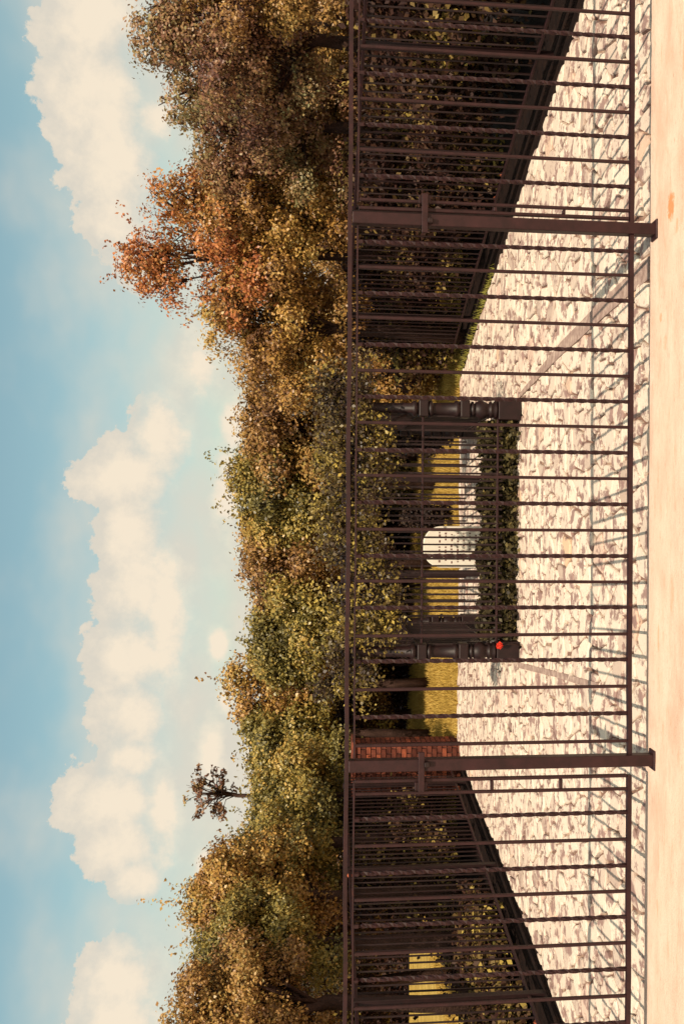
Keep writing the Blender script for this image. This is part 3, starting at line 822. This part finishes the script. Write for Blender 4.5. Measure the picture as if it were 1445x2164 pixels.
st = [tube_vf([(XR - .12, AY + 0.12, -0.03), (XR - .05, AY + .12, 0.6), (XR - .15, AY + .05, 1.3), (XR - .5, AY, 1.85)], [0.03, 0.025, 0.02, 0.012], 6),
      tube_vf([(XL + .12, AY + 0.12, -0.03), (XL + .06, AY + .12, 0.7), (XL + .18, AY + .05, 1.3), (XL + .6, AY, 1.85)], [0.03, 0.025, 0.02, 0.012], 6)]
for k in range(40):
    qx = random.uniform(XL, XR); st.append(tube_vf([(qx, AY + .05, 1.8), (qx + random.uniform(-.15, .15), AY - 0.02, 1.45), (qx + random.uniform(-.25, .25), AY - .03, 1.1)], [0.008, 0.006, 0.003], 4))
leafy('climbing_vine', 'yellow-green climbing vine hanging over the top of the arbour', 'vine', Pv, Nv, rng.uniform(0.024, 0.055, len(Pv)), Tv, 'green', join(st), loc=((XL + XR) / 2, AY, 0))

# red blossom by the column
fb = at(1056, 1362, AY - 0.14)
fl = empty('red_blossom', (float(fb[0]), float(fb[1]), ZP)); tag(fl, 'single bright red blossom on a stalk beside the arbour column', 'flower')
zf = float(fb[2]) - ZP
link('stalk', mesh_from(*tube_vf([(0, 0, 0), (0.01, 0, zf * .5), (0, -0.01, zf)], [0.006, 0.005, 0.004], 5), 'stalk', True), M_BARK, fl)
for k in range(16):
    a = k * 2.399; rr = 0.020
    pv = [(0, 0, 0), (rr * 1.1, 0.026, 0.012), (rr * 2.3, 0, 0.004), (rr * 1.1, -0.026, 0.012)]
    pt = link('petal', mesh_from(pv + [(v[0], v[1], v[2] - 0.003) for v in pv], [(0, 1, 2, 3), (7, 6, 5, 4), (0, 4, 5, 1), (1, 5, 6, 2), (2, 6, 7, 3), (3, 7, 4, 0)], 'petal'), M_PETAL, fl, (0, -0.015 - 0.001 * k, zf))
    pt.rotation_euler = Vector((math.cos(a) * (1 - k / 24), -0.25 - k / 14, math.sin(a) * (1 - k / 24))).to_track_quat('X', 'Y').to_euler()

# ------------------------------------------------------------------ trees
GR, GL, GB = 'trees behind the right railing', 'trees behind the left railing', 'trees beyond the lawn'
def T(label, y, xtop, Y, wpx, mat, xbot=735, dy=None, **kw):
    """tree whose crown top is seen at (xtop, y) and whose crown is wpx wide, standing Y metres off"""
    top = at(xtop, y, Y); bot = at(xbot, y, Y)
    rz = max(0.5, (top[2] - bot[2]) / 2 * 1.06); rx = wpx / 2 / FPX * Y * 1.08
    c = np.array([top[0], Y, (top[2] + bot[2]) / 2])
    ry = dy if dy else rx * 0.9
    kw.setdefault('leaf', 0.0036 * Y)
    kw['nlobes'] = int(kw.get('nlobes', 14) * 1.6); kw['per_lobe'] = int(kw.get('per_lobe', 34) * 0.85); kw.setdefault('clump_s', 0.0062 * Y); kw['per_clump'] = int(kw.get('per_clump', 24) * 1.5)
    return make_tree(kw.pop('name', 'tree'), label, (c[0] + random.uniform(-.1, .1), Y + 0.1, -0.06), c, (rx, ry, rz), LMk(mat), **kw)
def LMk(m): return m
T('tall plum-brown tree with knobbly crown overhanging the right railing', 70, 280, 10.6, 380, 'plum', group=GR, nlobes=22, per_lobe=44)
T('olive-brown tree between the plum-brown tree and the rust-orange one', 265, 395, 12.0, 300, 'plum', group=GR, nlobes=20, per_lobe=40)
T('airy rust-orange tree with ragged top, tallest beyond the right railing', 530, 258, 13.3, 350, 'rust', xbot=640, group=GR, nlobes=20, per_lobe=27, per_clump=20, lobe_r=(.20, .32), spikes=22, name='tree')
T('golden-orange tree spilling low over the far end of the right railing', 690, 430, 13.6, 300, 'gold', xbot=770, group=GR, nlobes=18, per_lobe=40, spikes=12)
T('low olive-gold tree with rust tufts under the airy orange tree', 470, 440, 12.8, 280, 'gold', xbot=760, group=GR, nlobes=18, per_lobe=36)
T('dark olive tree with golden tips behind the right column of the arbour', 900, 515, 17.0, 280, 'brown', group=GB, nlobes=18, per_lobe=36, spikes=8)
T('bright olive tree with twiggy top rising above the arbour', 1030, 480, 17.5, 230, 'olive', group=GB, nlobes=16, per_lobe=36, spikes=20)
T('rounded brown-olive tree above the middle of the arbour', 1195, 520, 18.0, 270, 'brown', group=GB, nlobes=18, per_lobe=38, spikes=6)
T('grey-green tree behind the left column of the arbour', 1330, 535, 17.5, 230, 'olive', group=GB, nlobes=16, per_lobe=36)
T('golden pointed tree beside the grey-green tree beyond the lawn', 1450, 482, 18.5, 210, 'gold', group=GB, nlobes=16, per_lobe=36, spikes=12)
T('deep olive-green tree standing beyond the lawn near the brick pier', 1560, 520, 18.0, 220, 'olive', group=GB, nlobes=16, per_lobe=38)
T('low olive-gold tree above the brick pier', 1690, 545, 14.8, 240, 'olive', group=GL, nlobes=16, per_lobe=36)
T('light olive tree behind the far half of the left railing', 1790, 495, 13.0, 250, 'olive', group=GL, nlobes=18, per_lobe=38, spikes=12)
T('tall golden bushy tree behind the left railing', 1900, 400, 12.0, 260, 'gold', group=GL, nlobes=20, per_lobe=42, spikes=10)
T('broad olive tree with shaded hollows behind the left railing', 2030, 415, 11.0, 260, 'olive', group=GL, nlobes=20, per_lobe=42)
T('tallest brown-tipped olive tree behind the near end of the left railing', 2150, 355, 10.0, 260, 'brown', group=GL, nlobes=20, per_lobe=42, spikes=12)
# a thin, nearly bare tree showing over the crowns
sp_c = at(455, 1680, 22.0)
root = make_tree('sparse_tree', 'thin open tree with few dark leaves rising alone against the sky', (float(at(530, 1700, 22)[0]), 22.1, -0.06), sp_c, (0.72, 0.6, 0.72), 'plum',
                 nlobes=34, per_lobe=3, per_clump=7, leaf=0.085, spikes=0, tr=0.055, lobe_r=(0.10, 0.2), clump_s=0.05, core=False)

# second row that closes the gaps between the crowns
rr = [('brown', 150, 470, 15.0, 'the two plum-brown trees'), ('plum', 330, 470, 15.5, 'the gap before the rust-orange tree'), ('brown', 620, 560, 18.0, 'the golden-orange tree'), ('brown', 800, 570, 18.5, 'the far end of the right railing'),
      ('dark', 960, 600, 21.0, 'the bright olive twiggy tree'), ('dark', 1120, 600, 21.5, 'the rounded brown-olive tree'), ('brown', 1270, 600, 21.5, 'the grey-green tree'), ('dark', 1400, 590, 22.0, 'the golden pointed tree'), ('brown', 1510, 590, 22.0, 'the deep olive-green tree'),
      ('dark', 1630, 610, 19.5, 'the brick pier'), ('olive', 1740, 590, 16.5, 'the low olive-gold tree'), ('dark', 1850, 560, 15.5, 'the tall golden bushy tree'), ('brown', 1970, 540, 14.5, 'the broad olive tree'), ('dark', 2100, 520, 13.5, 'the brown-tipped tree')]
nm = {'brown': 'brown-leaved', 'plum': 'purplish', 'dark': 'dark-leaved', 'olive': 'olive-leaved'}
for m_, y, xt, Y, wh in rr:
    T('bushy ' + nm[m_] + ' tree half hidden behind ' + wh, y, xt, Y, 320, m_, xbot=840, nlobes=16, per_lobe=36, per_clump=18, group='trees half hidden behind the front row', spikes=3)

# dark undergrowth behind both railings and under the far trees
def shrub(label, group, x, y, rx, ry, h, mat='dark', nl=9):
    make_tree('shrub', label, (x, y, -0.06), (x, y, h * 0.44), (rx, ry, h * 0.62), mat, group=group, zcut=0.02, nlobes=nl, per_lobe=30, per_clump=16, leaf=0.07, spikes=2, tr=0.03, cat='shrub', limbs=False)
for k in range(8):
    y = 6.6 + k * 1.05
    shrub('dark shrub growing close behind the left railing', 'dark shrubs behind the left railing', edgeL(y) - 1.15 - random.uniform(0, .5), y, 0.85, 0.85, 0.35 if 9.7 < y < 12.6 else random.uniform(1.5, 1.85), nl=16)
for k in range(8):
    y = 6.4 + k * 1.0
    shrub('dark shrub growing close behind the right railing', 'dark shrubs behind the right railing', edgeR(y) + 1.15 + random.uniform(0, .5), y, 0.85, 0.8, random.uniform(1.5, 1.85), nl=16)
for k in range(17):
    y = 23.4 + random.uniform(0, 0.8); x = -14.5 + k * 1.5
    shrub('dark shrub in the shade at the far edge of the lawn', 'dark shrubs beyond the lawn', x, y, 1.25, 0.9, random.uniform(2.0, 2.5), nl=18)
# two dark evergreens added for the arbour's inner shade, and one on the lawn
for label, y, Y, w, xt in (('slim black-green evergreen added for the deep shade behind the right column of the arbour', 918, 13.0, 58, 770), ('narrow black-green evergreen added for the deep shade behind the left column of the arbour', 1345, 13.2, 30, 780), ('small black-green evergreen on the lawn behind the white headstone', 1090, 15.2, 30, 850)):
    p = at(900, y, Y); h = float(at(xt, y, Y)[2])
    make_tree('evergreen', label, (float(p[0]), Y, -0.06), (float(p[0]), Y, h * 0.5), (w / 2 / FPX * Y, 0.2, h * 0.52), 'conifer', nlobes=26, per_lobe=30, per_clump=16, leaf=0.05, spikes=2, tr=0.04, lobe_r=(0.3, 0.5), clump_s=0.05, limbs=False)
# trees that carry the row on past the frame
T('bushy olive-leaved tree past the near end of the right railing', -110, 330, 9.6, 300, 'brown', group=GR, nlobes=18, per_lobe=36)
T('bushy brown-leaved tree half hidden behind the near plum-brown tree', -10, 480, 13.0, 330, 'brown', xbot=900, group='trees half hidden behind the front row', nlobes=18, per_lobe=36)
T('bushy dark-leaved tree past the near end of the left railing', 2290, 400, 9.6, 300, 'brown', group=GL, nlobes=18, per_lobe=36)
# sunlit shrubs at the edge of the lawn
for label, y, Y, xt, w, mat in (('golden-leaved shrub on the lawn past the end of the right railing', 800, 16.6, 770, 110, 'gold'), ('yellow-green shrub on the lawn in front of the dark ones', 1010, 21.8, 800, 120, 'olive')):
    p = at(940, y, Y); h = float(at(xt, y, Y)[2])
    make_tree('lawn_shrub', label, (float(p[0]), Y, -0.06), (float(p[0]), Y, h * 0.45), (w / 2 / FPX * Y, 0.4, h * 0.55), mat, nlobes=16, per_lobe=26, per_clump=16, leaf=0.065, spikes=4, tr=0.03, cat='shrub', zcut=0.02, limbs=False)
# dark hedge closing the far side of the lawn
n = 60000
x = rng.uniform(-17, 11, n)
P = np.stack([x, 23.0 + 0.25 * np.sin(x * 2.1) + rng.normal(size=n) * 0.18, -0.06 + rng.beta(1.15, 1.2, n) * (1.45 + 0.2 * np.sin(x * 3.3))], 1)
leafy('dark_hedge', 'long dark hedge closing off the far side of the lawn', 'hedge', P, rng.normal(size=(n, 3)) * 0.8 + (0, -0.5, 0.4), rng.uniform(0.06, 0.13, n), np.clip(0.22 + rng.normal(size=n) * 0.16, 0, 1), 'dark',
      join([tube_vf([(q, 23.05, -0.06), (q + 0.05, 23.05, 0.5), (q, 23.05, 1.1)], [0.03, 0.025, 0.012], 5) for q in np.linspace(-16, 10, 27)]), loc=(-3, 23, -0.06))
for label, x, y, h in (('dark shrub beside the far end of the right railing', 2.75, 14.6, 1.6), ('dark shrub on the lawn beyond the right railing', 3.9, 15.6, 1.7), ('dark shrub on the lawn behind the golden-leaved shrub', 3.6, 17.6, 1.7),
                       ('dark shrub on the lawn just past the brick pier', -5.6, 15.6, 1.6), ('dark shrub on the lawn beyond the left railing', -6.4, 17.2, 1.7), ('dark shrub tucked behind the brick pier', -4.75, 15.3, 1.5)):
    shrub(label, None, x, y, 0.8, 0.7, h, nl=18)
